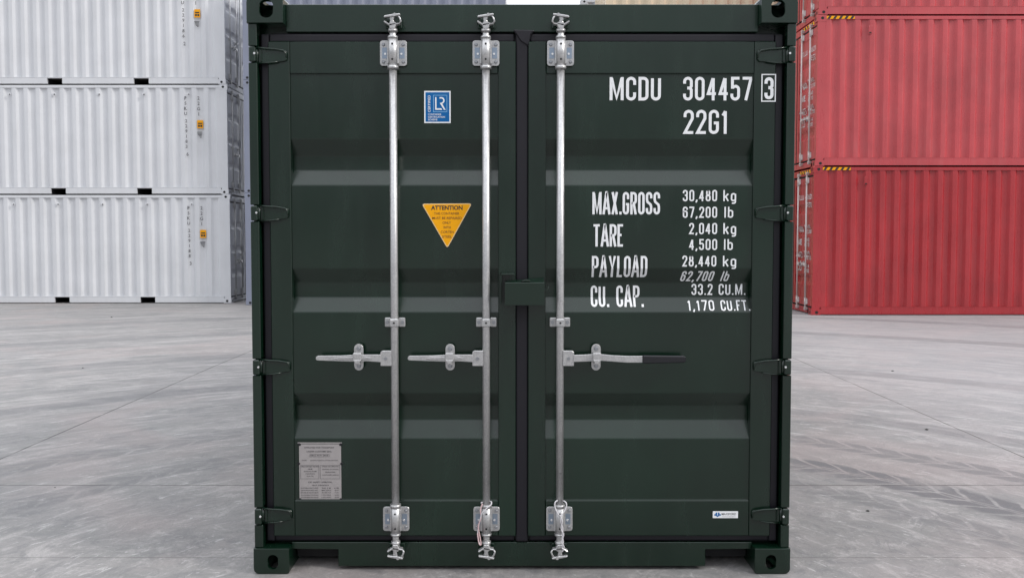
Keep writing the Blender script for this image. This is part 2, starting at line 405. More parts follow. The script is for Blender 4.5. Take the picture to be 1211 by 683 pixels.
def lock_gear(door, x, H, mat_rod, handle_dir, fine, handle='metal'):
    """one lock rod with its cams, brackets and handle; handle_dir -1 points left"""
    G = mat_rod; top = H - 2.591; rn = 22 if fine else 10
    yr = .006                                             # rod axis
    b = MB(); b.cyl((x, yr, .225), (x, yr, 2.385 + top), .0172, G, n=rn)
    b.cyl((x, yr, .13), (x, yr, .2), .0145, G, n=rn); b.cyl((x, yr, 2.37 + top), (x, yr, 2.447 + top), .0145, G, n=rn)
    b.build('lock_rod', door)
    for s, zc in ((1, 2.345 + top), (-1, .247)):         # sleeve bearings with bolted plates
        b = MB()
        for side in (-1, 1):
            xa, xb = sorted((x + side * .020, x + side * .060))
            rc = .012; out_ = x + side * .060; inn = x + side * .018; h_ = .056
            if fine:
                q_ = [(inn, zc - h_)] + [(out_ - side * rc + side * rc * math.sin(R(a)), zc - h_ + rc - rc * math.cos(R(a))) for a in (0, 30, 60, 90)] + [(out_ - side * rc + side * rc * math.cos(R(a)), zc + h_ - rc + rc * math.sin(R(a))) for a in (0, 30, 60, 90)] + [(inn, zc + h_)]
                b.prism(q_, .022, .028, G, bev=.0012)
                q2 = [(x + side * .027, zc - .024), (x + side * .050, zc - .024), (x + side * .050, zc + .024), (x + side * .027, zc + .024)]
                b.prism(q2, .0205, .0225, M_ZINC_SKY)  # inset patch carrying the painted sky reflection
            else: b.box(xa, xb, .022, .028, zc - h_, zc + h_, G)
            b.box(min(x + side * .018, x + side * .026), max(x + side * .018, x + side * .026), .0, .0265, zc - .05, zc + .05, G, .002 if fine else 0)
            if fine:
                for dz in (-.038, .038):
                    b.cyl((x + side * .044, .023, zc + dz), (x + side * .044, .014, zc + dz), .0085, M_BOLT, r2=.006, n=12)
                b.cyl((x + side * .036, .023, zc - .004), (x + side * .036, .017, zc - .004), .005, M_DOT, n=10)
            b.box(x + side * .04 - .018, x + side * .04 + .018, .028, .047, zc - .05, zc + .05, G)
        b.cyl((x, yr, zc - .066), (x, yr, zc + .066), .0212, G, n=rn)
        b.cyl((x, yr, zc - s * .074), (x, yr, zc - s * .060), .0245, G, n=rn)
        b.cyl((x, yr, zc + s * .060), (x, yr, zc + s * .070), .0225, G, n=rn)
        if fine:
            for dz in (-.034, .034): b.cyl((x, yr - .0195, zc + dz), (x, yr - .0225, zc + dz), .0045, M_DARK, n=10)
        b.build('rod_bearing', door)
    for s, zc in ((1, 2.48 + top), (-1, .105)):           # cam and keeper
        b = MB()
        if fine:
            q = 1 if x < 0 else -1
            P = lambda u, w: (x + q * u, zc + s * w)
            b.cyl((x, yr, zc - s * .046), (x, yr, zc - s * .034), .0205, G, n=rn)
            b.prism([P(-.011, -.036), P(.011, -.036), P(.020, -.012), P(.006, -.002), P(.010, .018), P(-.012, .014), P(-.008, -.006), P(-.016, -.012)], -.016, .022, G, bev=.003)
            b.prism([P(-.036, .012), P(-.034, .020), P(.0, .026), P(.034, .030), P(.036, .023), P(.008, .016)], -.020, .004, G, bev=.002)
            b.prism([P(-.038, -.006), P(-.010, -.024), P(.006, -.020), P(.032, -.016), P(.034, -.010), P(.006, -.012), P(-.012, -.014), P(-.034, -.000)], -.016, .014, G, bev=.002)
            b.tube([(x + q * .024, -.012, zc + s * .024), (x + q * .034, -.016, zc + s * .010), (x + q * .039, -.016, zc - s * .004), (x + q * .032, -.010, zc - s * .013)], .0042, G)
            b.cyl((x - q * .030, -.004, zc + s * .004), (x - q * .030, .045, zc + s * .004), .010, M_GREEN, n=12)
            b.cyl((x + q * .022, -.004, zc + s * .004), (x + q * .022, .045, zc + s * .004), .013, M_GREEN, n=12)
            b.cyl((x + q * .012, -.022, zc + s * .024), (x + q * .012, -.008, zc + s * .024), .007, G, n=10)
            b.box(x - .036, x + .036, .036, .0495, zc - .022, zc + .024, M_GREEN, .003)
        else:
            b.box(x - .012, x + .012, -.012, .03, zc - .036, zc + .03, G); b.box(x - .034, x + .034, -.01, .05, zc + .008, zc + .02, G); b.box(x - .034, x + .034, -.01, .05, zc - .02, zc - .01, G)
        b.build('rod_cam', door)
    zc = 1.145                                            # middle guide
    b = MB()
    for side in (-1, 1):
        b.box(min(x + side * .017, x + side * .046), max(x + side * .017, x + side * .046), .020, .027, zc - .021, zc + .021, G, .003 if fine else 0)
        if fine:
            b.cyl((x + side * .034, .022, zc), (x + side * .034, .013, zc), .008, M_BOLT, n=10)
        b.box(x + side * .034 - .01, x + side * .034 + .01, .026, .047, zc - .016, zc + .016, G)
    b.box(x - .020, x + .020, -.015, .024, zc - .018, zc + .018, G, .004 if fine else 0)
    if fine: b.cyl((x, -.014, zc), (x, -.0165, zc), .0045, M_DARK, n=10)
    b.build('rod_guide', door)
    if not handle: return
    d = handle_dir; zc = .985; P = lambda u, w: (x + d * u, zc + w)    # handle hub and blade
    b = MB()
    b.prism([P(.012, -.034), P(.062, -.034), P(.062, .028), P(.054, .035), P(.012, .035)], -.010, .010, G, bev=.002 if fine else 0)
    if fine: b.cyl((x + d * .038, -.009, zc), (x + d * .038, -.015, zc), .0075, M_BOLT, n=12)
    if handle == 'grip':
        b.prism([P(.060, -.015), P(.15, -.012), P(.185, -.010), P(.23, -.013), P(.30, -.018), P(.372, -.018), P(.372, .012), P(.30, .012), P(.23, .015), P(.185, .020), P(.15, .020), P(.060, .016)], -.013, -.004, G, bev=.0015 if fine else 0)
        b.build('door_handle', door)
        b = MB(); b.prism([P(.368, -.021), P(.556, -.018), P(.562, -.012), P(.562, .008), P(.556, .013), P(.368, .015)], -.020, .003, M_GRIP, bev=.004 if fine else 0)
        b.build('handle_grip', door); cx = .163
    else:
        b.prism([P(.060, -.016), P(.12, -.012), P(.165, -.014), P(.24, -.012), P(.345, -.008), P(.352, -.002), P(.350, .008), P(.342, .013), P(.24, .014), P(.165, .018), P(.060, .018)], -.013, -.005, G, bev=.0015 if fine else 0)
        if fine:
            b.prism([P(.10, .003), P(.13, -.003), P(.25, -.003), P(.27, .001), P(.25, .007), P(.13, .011)], -.018, -.012, G, bev=.001)
        b.build('door_handle', door); cx = .163
    b = MB(); cxx = x + d * cx                               # catch holding the handle
    pts = arc(cxx, zc + .042, .021, 0, 180, 8) + arc(cxx, zc - .036, .021, 180, 360, 8)
    b.prism(pts, .012, .018, G, bev=.001 if fine else 0)
    for dz in (.042, -.036):
        b.cyl((cxx, .013, zc + dz), (cxx, .003, zc + dz), .011, M_BOLT, r2=.008, n=12); b.cyl((cxx, .047, zc + dz), (cxx, .017, zc + dz), .008, G, n=8)
    b.box(cxx - .019, cxx + .019, -.030, -.018, zc - .006, zc + .027, G, .003 if fine else 0)
    b.prism([(cxx - .018, zc - .004), (cxx + .018, zc - .004), (cxx + .007, zc - .022), (cxx - .007, zc - .022)], -.032, -.016, G, bev=.002 if fine else 0)
    b.box(cxx - .016, cxx + .016, -.026, .013, zc + .016, zc + .026, G); b.box(cxx - .012, cxx + .012, -.024, .013, zc - .026, zc - .016, G)
    b.build('handle_catch', door)

def container(name, label, mat, H=2.591, L=6.058, fine=False, loc=(0, 0, 0), rz=0, group=None, pockets=True, rods='four', side_ends=True, rod_mat=None):
    t = thing(name, label, 'container', loc, rz, group)
    G = rod_mat or M_GALV; bv = .0025 if fine else 0
    # corner castings
    base = casting_mesh('corner_casting', mat, fine); base_up = casting_mesh('corner_casting', mat, fine, True) if fine else base
    for sx in (-1, 1):
        for sy in (0, 1):
            for sz in (0, 1):
                me = mirror_mesh(base_up if sz else base, -sx, 1 if sy == 0 else -1, 1 if sz == 0 else -1)
                o = bpy.data.objects.new('corner_casting', me); col.objects.link(o); o.parent = t
                o.location = (sx * W2, 0 if sy == 0 else L, 0 if sz == 0 else H)
    # corner posts
    for sx in (-1, 1):
        b = MB()
        zs = [.118, H - .118]
        if fine:                                          # the outer flange is cut where the hinge lugs sit
            cuts = [(2.302, 2.375), (1.598, 1.672), (.905, .980), (.222, .302)]
            segs = []; z = .118
            for a, c in sorted(cuts): segs.append((z, a)); z = c
            segs.append((z, H - .118))
        else: segs = [(.118, H - .118)]
        for a, c in segs: b.box(min(sx * (W2 - .003), sx * (W2 - .041)), max(sx * (W2 - .003), sx * (W2 - .041)), .012, .06, a, c, mat, bv)
        for a, c in (zip([s[1] for s in segs[:-1]], [s[0] for s in segs[1:]])):
            b.box(min(sx * (W2 - .006), sx * (W2 - .036)), max(sx * (W2 - .006), sx * (W2 - .036)), .004, .055, a + .004, c - .004, mat, .004)
            zz = (a + c) / 2 + .002
            b.cyl((sx * (W2 - .033), .0, zz), (sx * (W2 - .033), .006, zz), .0048, M_DOT, n=10)
        b.box(min(sx * (W2 - .004), sx * (W2 - .012)), max(sx * (W2 - .004), sx * (W2 - .012)), .06, .16, .118, H - .118, mat)
        b.box(min(sx * (W2 - .012), sx * (W2 - .16)), max(sx * (W2 - .012), sx * (W2 - .16)), .105, .16, .118, H - .118, mat)
        b.build('corner_post', t)
        b = MB(); b.box(min(sx * (W2 - .003), sx * (W2 - .12)), max(sx * (W2 - .003), sx * (W2 - .12)), L - .16, L - .006, .118, H - .118, mat, bv); b.build('corner_post', t)
    # door header and sill
    b = MB(); b.box(-W2 + .162, W2 - .162, .050, .16, H - .146, H - .024, mat, bv)
    b.box(-W2 + .03, W2 - .03, .10, .16, H - .20, H - .146, mat)
    b.build('door_header', t)
    b = MB()
    zt = .129
    b.prism([(-W2 + .162, .098), (-W2 + .162, zt), (W2 - .162, zt), (W2 - .162, .098), (W2 - .375, .096), (W2 - .375, .018), (-W2 + .375, .018), (-W2 + .375, .096)], .050, .058, mat, bev=.002 if fine else 0)
    b.box(-W2 + .162, W2 - .162, .058, .16, .100, zt - .002, mat)
    b.box(-W2 + .375, W2 - .375, .058, .15, .020, .030, mat)
    b.box(-W2 + .165, W2 - .165, .14, .155, .03, .10, M_DARK)  # dark sheet paints in the shade behind the sill
    b.box(-W2 + .03, W2 - .03, .09, .16, zt, .165, mat)
    b.build('door_sill', t)
    # doors
    pts, surf = door_surface(H); breaks = [p[0] for p in pts]
    ztop, zbot = H - .191, .163; zrt, zrb = H - .332, .327
    doors = {}
    for sx in (-1, 1):
        b = MB()
        xo, xi = 1.135, .028
        po, pi_ = 1.040, .107
        X = lambda a, c: (min(sx * a, sx * c), max(sx * a, sx * c))
        b.box(*X(xo, po), .037, .080, zbot, ztop, mat, bv); b.box(*X(pi_, xi), .037, .080, zbot, ztop, mat, bv)
        b.box(*X(po - .001, pi_ + .001), .0385, .080, zrt, ztop - .0005, mat, bv); b.box(*X(po - .001, pi_ + .001), .0385, .080, zbot + .0005, zrb, mat, bv)
        prof = [(zrt + .02, .047)] + [p for p in pts] + [(zrb - .02, .047)]
        xs = X(po + .02, pi_ - .02)
        pr = [prof[0]]
        for k in range(1, len(prof) - 1):                 # pressed bends are soft
            a_, p_, c_ = Vector(prof[k - 1]), Vector(prof[k]), Vector(prof[k + 1])
            r_ = min(.0055, (a_ - p_).length * .35, (c_ - p_).length * .35); u1 = p_ + (a_ - p_).normalized() * r_; u2 = p_ + (c_ - p_).normalized() * r_
            pr += [tuple(u1 * (1 - q) ** 2 + p_ * 2 * q * (1 - q) + u2 * q * q) for q in (0, .25, .5, .75, 1)]
        b.sheet(pr + [prof[-1]], xs[0], xs[1], mat, lambda u, d, q: (q, d, u), segs=1)
        for f_ in b.bm.faces:
            if abs(f_.calc_center_median().x - (xs[0] + xs[1]) / 2) < .001 and len(f_.verts) == 4 and f_.calc_center_median().y > .0465 and abs(f_.calc_area()) < .6 and max(v.co.x for v in f_.verts) - min(v.co.x for v in f_.verts) < xs[1] - xs[0] + .001: f_.smooth = True
        if fine:                                          # weld beads and a rubbed edge round the panel
            for zz, yy in ((zrt - .003, .0445), (zrb + .002, .0445)): b.box(*X(po - .004, pi_ + .004), yy, .05, zz - .0022, zz + .0022, mat, .001)
        d = b.build('door', t); doors[sx] = d
        # rubber seals round the leaf
        b = MB()
        b.box(*X(xo + .036, xo), .052, .09, zbot - .028, ztop + .036, M_RUB, .006 if fine else 0, seg=2)
        b.box(*X(xo, 0.034), .055, .09, ztop, ztop + .040, M_RUB, .010 if fine else 0, seg=3)
        b.box(*X(xo, 0.034), .058, .09, zbot - .030, zbot - .001, M_RUB, .008 if fine else 0, seg=2)
        if sx == 1:
            if fine:
                b.box(-.029, .029, .043, .085, zbot - .030, ztop + .048, M_RUB, .012, seg=4)
                b.prism([(-.040, ztop + .052), (.055, ztop + .050), (.04, ztop + .03), (.030, ztop - .02), (-.005, ztop + .0)], .036, .05, M_RUB, bev=.004)
            else: b.box(-.034, .034, .043, .085, zbot - .030, ztop + .03, M_RUB)
        b.build('door_seal', d)
        # hinges
        hz = ([2.335, 1.635, .942, .262] if H < 2.7 else [2.62, 2.0, 1.40, .85, .30])
        for k, zc in enumerate(hz):
            b = MB()
            o = [(1.178, .037), (1.165, .031), (1.13, .031), (1.10, .028), (1.056, .024), (1.049, .018), (1.050, -.017), (1.058, -.023), (1.10, -.028), (1.15, -.033), (1.178, -.033)]
            b.prism([(sx * u, zc + w + (random.uniform(-.002, .002) if fine else 0)) for u, w in o], .026, .037, mat, bev=.002 if fine else 0)
            if fine:                                       # swaged rims of the blade
                b.tube([(sx * 1.178, .020, zc + .035), (sx * 1.14, .019, zc + .030), (sx * 1.10, .020, zc + .028), (sx * 1.062, .022, zc + .021), (sx * 1.053, .028, zc + .008), (sx * 1.053, .030, zc - .010)], .0046, mat)
                b.tube([(sx * 1.178, .022, zc - .033), (sx * 1.13, .022, zc - .032), (sx * 1.09, .024, zc - .027)], .003, mat)
                b.box(*X(1.165, 1.160), .018, .03, zc - .028, zc + .026, mat, .0015)
            b.cyl((sx * 1.183, .03, zc - .034), (sx * 1.183, .03, zc + .036), .011, mat, n=12)
            b.build('hinge', d)
    if rods == 'near':
        lock_gear(doors[-1], -.573, H, G, -1, fine); lock_gear(doors[-1], -.161, H, G, -1, fine)
        lock_gear(doors[1], .171, H, G, 1, fine, handle='grip')
    else:
        for sx in (-1, 1):
            lock_gear(doors[sx], sx * .83, H, G, -sx, False); lock_gear(doors[sx], sx * .34, H, G, sx, False)
    # long sides
    nper = round((L - .36) / .279); per = (L - .36) / nper
    for sx in (-1, 1):
        prof = [(.155, 0)]
        for i in range(nper):
            y0 = .18 + i * per
            prof += [(y0, 0), (y0 + per * .30, 0), (y0 + per * .485, .040), (y0 + per * .80, .040), (y0 + per * .985, 0)]
        prof += [(L - .155, 0)]
        pr = [prof[0]]
        for k in range(1, len(prof) - 1):                 # press-brake radius at each bend
            a_, p_, c_ = Vector(prof[k - 1]), Vector(prof[k]), Vector(prof[k + 1])
            r_ = min(.008, (a_ - p_).length * .3, (c_ - p_).length * .3); u1 = p_ + (a_ - p_).normalized() * r_; u2 = p_ + (c_ - p_).normalized() * r_
            pr += [tuple(u1), tuple(.25 * u1 + .5 * p_ + .25 * u2), tuple(u2)]
        prof = pr + [prof[-1]]
        b = MB()
        b.sheet(prof, .150, H - .055, mat, lambda u, d, q: (sx * (W2 - .008 - d), u, q), segs=1)
        bmesh.ops.recalc_face_normals(b.bm, faces=b.bm.faces)
        for f_ in b.bm.faces: f_.smooth = True
        b.build('side_panel', t)
        b = MB(); b.box(min(sx * (W2 - .003), sx * (W2 - .06)), max(sx * (W2 - .003), sx * (W2 - .06)), .178, L - .178, H - .075, H - .012, mat, bv); b.build('top_side_rail', t)
        b = MB(); xa, xb = sorted((sx * (W2 - .004), sx * (W2 - .05)))
        if pockets:
            pk = [L / 2 - 1.025, L / 2 + 1.025]; y = .178
            for c in pk:
                b.box(xa, xb, y, c - .18, .018, .160, mat, bv); y = c + .18
                b.box(xa, xb, c - .18, c + .18, .146, .160, mat)
            b.box(xa, xb, y, L - .178, .018, .160, mat, bv)
        else: b.box(xa, xb, .178, L - .178, .018, .160, mat, bv)
        b.box(min(sx * (W2 - .0005), sx * (W2 - .02)), max(sx * (W2 - .0005), sx * (W2 - .02)), .178, L - .178, .160, .168, mat)
        b.build('bottom_side_rail', t)
    # floor, fork tunnels, far end, roof
    b = MB(); b.box(-W2 + .055, W2 - .055, .165, L - .10, .146, .17, M_FLOOR)
    if pockets:
        for c in (L / 2 - 1.025, L / 2 + 1.025):
            for dy in (-.185, .185): b.box(-W2 + .052, W2 - .052, c + dy - .003, c + dy + .003, .02, .145, M_DARK)  # walls coloured near-black, painting in the tunnel's shade
            b.box(-.02, .02, c - .18, c + .18, .02, .145, M_DARK)
    k = .45
    while k < L - .3:
        if not pockets or min(abs(k - (L / 2 - 1.025)), abs(k - (L / 2 + 1.025))) > .25: b.box(-W2 + .052, W2 - .052, k, k + .045, .03, .145, mat)
        k += .30
    b.build('floor', t)
    b = MB()
    prof = [(-W2 + .1, 0)]
    for i in range(8):
        x0 = -W2 + .13 + i * .272; prof += [(x0, 0), (x0 + .11, 0), (x0 + .13, .045), (x0 + .25, .045), (x0 + .27, 0)]
    prof += [(W2 - .1, 0)]
    b.sheet(prof, .10, H - .08, mat, lambda u, d, q: (u, L - .01 - d, q))
    b.box(-W2 + .16, W2 - .16, L - .07, L - .008, .02, .16, mat, bv); b.box(-W2 + .16, W2 - .16, L - .07, L - .008, H - .10, H - .015, mat, bv)
    b.build('end_wall', t)
    b = MB(); prof = [(.12, 0)]; y = .3
    while y < L - .5: prof += [(y, 0), (y + .03, .018), (y + .10, .018), (y + .13, 0)]; y += .21
    prof += [(L - .06, 0)]
    b.sheet(prof, -W2 + .05, W2 - .05, mat, lambda u, d, q: (q, u, H - .010 - d)); b.build('roof', t)
    return t, doors, surf, breaks

# ------------------------------------------------------------------ ground
def ground():
    def fall(x, y):                                       # the yard drains away from the camera by a few centimetres
        if y >= 19.2: return -.055
        if x <= 1: return -.055 * min(1, max(0, (y - 10) / 8.9))
        return 0
    b = bmesh.new()
    xs = [-900, -200, -60, -24, -12, -6, -2, 2, 6, 12, 24, 60, 200, 900]
    V = [[b.verts.new((x, y, fall(x, y))) for x in xs] for y in [-900, -200, -40, -10, 0, 3, 6, 10, 12, 15, 18.95, 19.27, 22, 40, 100, 300, 1500]]
    for A, B in zip(V, V[1:]):
        for i in range(len(xs) - 1): b.faces.new((A[i], A[i + 1], B[i + 1], B[i]))
    me = bpy.data.meshes.new('ground'); b.to_mesh(me); b.free()
    o = bpy.data.objects.new('ground', me); col.objects.link(o); o['kind'] = 'structure'
    m, t, bs = new_mat('worn_concrete'); me.materials.append(m)
    g = N(t, 'ShaderNodeNewGeometry').outputs['Position']
    sp = N(t, 'ShaderNodeSeparateXYZ'); t.links.new(g, sp.inputs[0]); X, Y = sp.outputs['X'], sp.outputs['Y']
    def sc(v, s, rot=0):
        n = N(t, 'ShaderNodeMapping'); n.inputs['Scale'].default_value = s; n.inputs['Rotation'].default_value = (0, 0, rot); t.links.new(v, n.inputs['Vector']); return n.outputs[0]
    # most marks follow the arcs of vehicles turning round this spot: polar coordinates about (0, 3)
    PX = X; PY = mth(t, 'SUBTRACT', Y, 3.0)
    rad = mth(t, 'SQRT', mth(t, 'ADD', mth(t, 'MULTIPLY', PX, PX), mth(t, 'MULTIPLY', PY, PY)))
    ang = mth(t, 'ARCTAN2', PX, PY)
    pol = N(t, 'ShaderNodeCombineXYZ'); t.links.new(mth(t, 'MULTIPLY', ang, 5.0), pol.inputs[0]); t.links.new(rad, pol.inputs[1]); pol = pol.outputs[0]
    big = noise(t, g, .35, 6, .6, .8)
    mid = noise(t, sc(g, (.8, 1.2, 1), .1), 1.7, 9, .7, 1.2)
    strk = noise(t, sc(pol, (.7, 3.4, 1)), 1.5, 9, .72, 1.1)
    fan = noise(t, sc(pol, (.9, 2.2, 1), .55), 1.6, 10, .75, 2.6)
    swl = noise(t, sc(g, (1.3, 1.9, 1), -.35), 2.8, 10, .75, 2.8)
    fine = noise(t, g, 60, 6, .75)
    grit = noise(t, g, 260, 3, .7)
    c = mixc(t, ramp(t, big, .3, .7), (.212, .205, .200), (.292, .276, .268))
    c = mixc(t, mth(t, 'MULTIPLY', ramp(t, mid, .44, .58), .6), c, (.188, .190, .183))
    c = mixc(t, mth(t, 'MULTIPLY', ramp(t, strk, .53, .62), .6), c, (.40, .38, .37))
    c = mixc(t, mth(t, 'MULTIPLY', ramp(t, strk, .47, .36), .60), c, (.14, .14, .145))
    c = mixc(t, mth(t, 'MULTIPLY', ramp(t, fan, .55, .60), .42), c, (.43, .41, .40))
    c = mixc(t, mth(t, 'MULTIPLY', ramp(t, fan, .45, .41), .5), c, (.14, .14, .145))
    c = mixc(t, mth(t, 'MULTIPLY', ramp(t, swl, .56, .62), .32), c, (.43, .41, .395))
    c = mixc(t, mth(t, 'MULTIPLY', ramp(t, swl, .45, .38), .3), c, (.17, .17, .175))
    # thin bright scratches
    scr = noise(t, sc(pol, (1.1, 9, 1), .25), 2.2, 6, .6, 1.5)
    c = mixc(t, mth(t, 'MULTIPLY', ramp(t, scr, .62, .65), .6), c, (.50, .49, .48))
    # pale chalky patches
    chk = noise(t, sc(g, (.5, 1.6, 1), .08), .8, 5, .6, .6)
    c = mixc(t, mth(t, 'MULTIPLY', ramp(t, chk, .67, .72), .55), c, (.52, .51, .51))
    # faint rust-pink bloom
    pk = noise(t, g, .55, 3, .5, 1.0)
    c = mixc(t, mth(t, 'MULTIPLY', ramp(t, pk, .50, .68), .4), c, (.34, .275, .262))
    c = mixc(t, mth(t, 'MULTIPLY', ramp(t, fine, .38, .62), .42), c, (.17, .17, .17))
    c = mixc(t, mth(t, 'MULTIPLY', ramp(t, grit, .62, .75), .35), c, (.10, .10, .10))
    # sunlight on the right-hand bay painted in as a paler tone
    c = mixc(t, mth(t, 'MULTIPLY', ramp(t, X, 2.5, 5.0), .30), c, (.42, .42, .435))
    # tyre tracks: rings about the turning centre, broken by tread bars
    def track(r0, half, strength, freq, c, xlo, xhi, tread_on=True):
        d = mth(t, 'ABSOLUTE', mth(t, 'SUBTRACT', mth(t, 'ADD', rad, mth(t, 'MULTIPLY', mth(t, 'SUBTRACT', big, .5), .5)), r0))
        f = mth(t, 'MULTIPLY', ramp(t, d, half, half * .8), strength)
        if tread_on:
            ph = mth(t, 'ADD', mth(t, 'MULTIPLY', ang, freq * r0), mth(t, 'MULTIPLY', d, freq * 1.1))
            f = mth(t, 'MULTIPLY', f, ramp(t, mth(t, 'SINE', ph), -.97, -.72))
            f = mth(t, 'MULTIPLY', f, ramp(t, mth(t, 'ABSOLUTE', mth(t, 'SUBTRACT', d, half * .1)), 0, half * .08))
        f = mth(t, 'MULTIPLY', f, mth(t, 'MULTIPLY', ramp(t, X, xlo, xlo + .5), ramp(t, X, xhi, xhi - .5)))
        f = mth(t, 'MULTIPLY', f, ramp(t, noise(t, g, 1.6, 6, .75), .30, .48))
        return mixc(t, f, c, (.12, .12, .125))
    c = track(3.22, .18, .95, 34, c, 1.5, 7)
    c = track(3.95, .15, .6, 30, c, 1.2, 6)
    c = track(2.75, .12, .5, 34, c, 1.2, 6)
    c = track(5.0, .15, .35, 26, c, 1.2, 8, False)
    c = track(6.2, .17, .5, 26, c, -8, -1, False)
    c = track(4.1, .16, .45, 28, c, -6, -1)
    c = track(3.3, .14, .4, 30, c, -6, -1)
    c = track(8.6, .22, .4, 18, c, -11, -1, False)
    c = track(11.4, .25, .4, 18, c, -13, 12, False)
    c = track(7.6, .2, .35, 18, c, 1, 10, False)
    c = track(14.2, .25, .4, 18, c, -13, 13, False)
    # sawn slab joints
    def seam(coord, at, half, amt, c, wob=.006):
        w = mth(t, 'MULTIPLY', mth(t, 'SUBTRACT', noise(t, g, 6, 3), .5), wob)
        d = mth(t, 'ABSOLUTE', mth(t, 'SUBTRACT', mth(t, 'ADD', coord, w), at))
        brk = ramp(t, noise(t, g, 3, 4), .25, .5)
        return mixc(t, mth(t, 'MULTIPLY', mth(t, 'MULTIPLY', ramp(t, d, half, half * .5), brk), amt), c, (.045, .042, .04))
    for at, h_, a in ((-3.53, .009, 1), (3.56, .008, .9), (-10.6, .01, .6), (10.7, .01, .6)): c = seam(X, at, h_, a, c)
    for at, h_, a in ((5.16, .008, .9), (3.98, .005, .5), (12.2, .014, .5), (19.3, .02, .4)): c = seam(Y, at, h_, a, c, .02)
    t.links.new(c, bs.inputs['Base Color'])
    t.links.new(mth(t, 'MULTIPLY_ADD', mid, .35, .48), bs.inputs['Roughness']); bs.inputs['Specular IOR Level'].default_value = .4
    bp = N(t, 'ShaderNodeBump'); bp.inputs['Strength'].default_value = .8; bp.inputs['Distance'].default_value = .009
    t.links.new(mth(t, 'ADD', mth(t, 'MULTIPLY', fine, .5), mth(t, 'ADD', swl, mth(t, 'MULTIPLY', grit, .25))), bp.inputs['Height']); t.links.new(bp.outputs[0], bs.inputs['Normal'])
    return o
ground()

# ------------------------------------------------------------------ background stacks
TIER = ['bottom', 'middle', 'top']
def side_text(root, sx, L, H, serial, check, mat):
    """upright letters stacked in a column beside the door end, printed on the corrugated side"""
    X = sx * (W2 + .0015)
    b = MB()
    def put(body, y, z, h, m=mat, w=None):
        tmp = MB(); bfont(body, w, 0, z, 0, m, tmp, height=h, sx=.95, off=.016)
        for v in tmp.bm.verts:
            u = v.co.x; v.co = Vector((X, y - sx * -1 * u if sx > 0 else y - u, v.co.z))
        if sx > 0:
            pass
        me = bpy.data.meshes.new('t'); tmp.bm.to_mesh(me); tmp.bm.free()
        i = b.mi(m); n0 = len(b.bm.faces); b.bm.from_mesh(me); bpy.data.meshes.remove(me)
        b.bm.faces.ensure_lookup_table()
        for f in b.bm.faces[n0:]: f.material_index = i
    z = H - .32
    for ch in serial[:4]: put(ch, .99, z, .078, M_FADE); z -= .121
    b.build('owner_lettering', root); b = MB(); z -= .05
    for ch in serial[4:]: put(ch, .98, z, .078, M_FADE); z -= .121
    b.build('serial_lettering', root); b = MB(); z -= .06; put(check, .96, z, .085, M_FADE)
    b.build('check_digit', root); b = MB()
    z = H - .32
    for ch in '22G1': put(ch, .68, z, .08, M_FADE); z -= .125
    b.build('size_lettering', root)
    b = MB()
    def sq(y0, y1, z0, z1, m, lift=.0012): b.box(min(sx * W2, X + sx * lift), max(sx * W2, X + sx * lift), y0, y1, z0, z1, m)
    sq(.58, .72, H - 1.03, H - .84, M_YEL); sq(.60, .645, H - 1.0, H - .95, M_BLK, .002); sq(.655, .70, H - 1.0, H - .95, M_BLK, .002); sq(.60, .70, H - .93, H - .90, M_BLK, .002)
    b.build('side_sticker', root)
    b = MB()
    for i in range(5): sq(.60 + .006 * i, .72 - .004 * i * i, H - 1.13 - .03 * i, H - 1.115 - .03 * i, M_BLK)
    b.build('side_sticker', root)
def hooks(root, sx, L, H):
    for k in range(5):
        y = .92 + k * 1.06
        if y > L - .4: break
        b = MB(); x = sx * (W2 - .004)
        b.box(min(x, x + sx * .02), max(x, x + sx * .02), y - .03, y + .03, H - .25, H - .20, M_WHITE if True else None, .004)
        b.box(min(x, x + sx * .023), max(x, x + sx * .023), y - .028, y - .002, H - .245, H - .222, M_DARK)
        b.build('side_vent', root)

WX, WD = -6.72, 20.2
proto, *_ = container('shipping_container', '', M_WHITE, loc=(WX, WD + W2, 0), rz=R(90), group='white containers stacked on the left')
hooks(proto, -1, 6.058, 2.591)
serials = [('PSKU229188', '3'), ('PSKU229183', '6'), ('PSKU229186', '2')]
labs = ['white shipping container standing on the concrete at the bottom of the white stack',
        'white shipping container in the middle of the white stack, between two others',
        'white shipping container, topmost in the white stack and cut off by the frame']
whites = [proto] + [copy_tree(proto) for _ in range(2)]
for i, o in enumerate(whites):
    o.location = (WX - .030 * i, WD + W2, 2.591 * i - .055 + i * .004); o['label'] = labs[i]
    side_text(o, -1, 6.058, 2.591, serials[i][0], serials[i][1], M_BLK)

def plain_stack(mat, X, D, colour, where, rz=90, n=3):
    p, *_ = container('shipping_container', '', mat, loc=(X, D + W2, 0), rz=R(rz), group=colour + ' containers stacked behind the green one')
    for i in range(n):
        o = p if i == 0 else copy_tree(p)
        o.location = (X, D + W2, i * 2.595 - .055); o['label'] = '%s shipping container, %s tier of the stack %s' % (colour, TIER[i], where)
plain_stack(M_BLUE, -.14, 19.65, 'blue-grey', 'between white stack and sky gap')
plain_stack(M_BEIGE, 8.16, 19.3, 'beige', 'beside the red stack')
plain_stack(M_PALE, 7.85, 22.4, 'pale grey', 'behind the beige one')

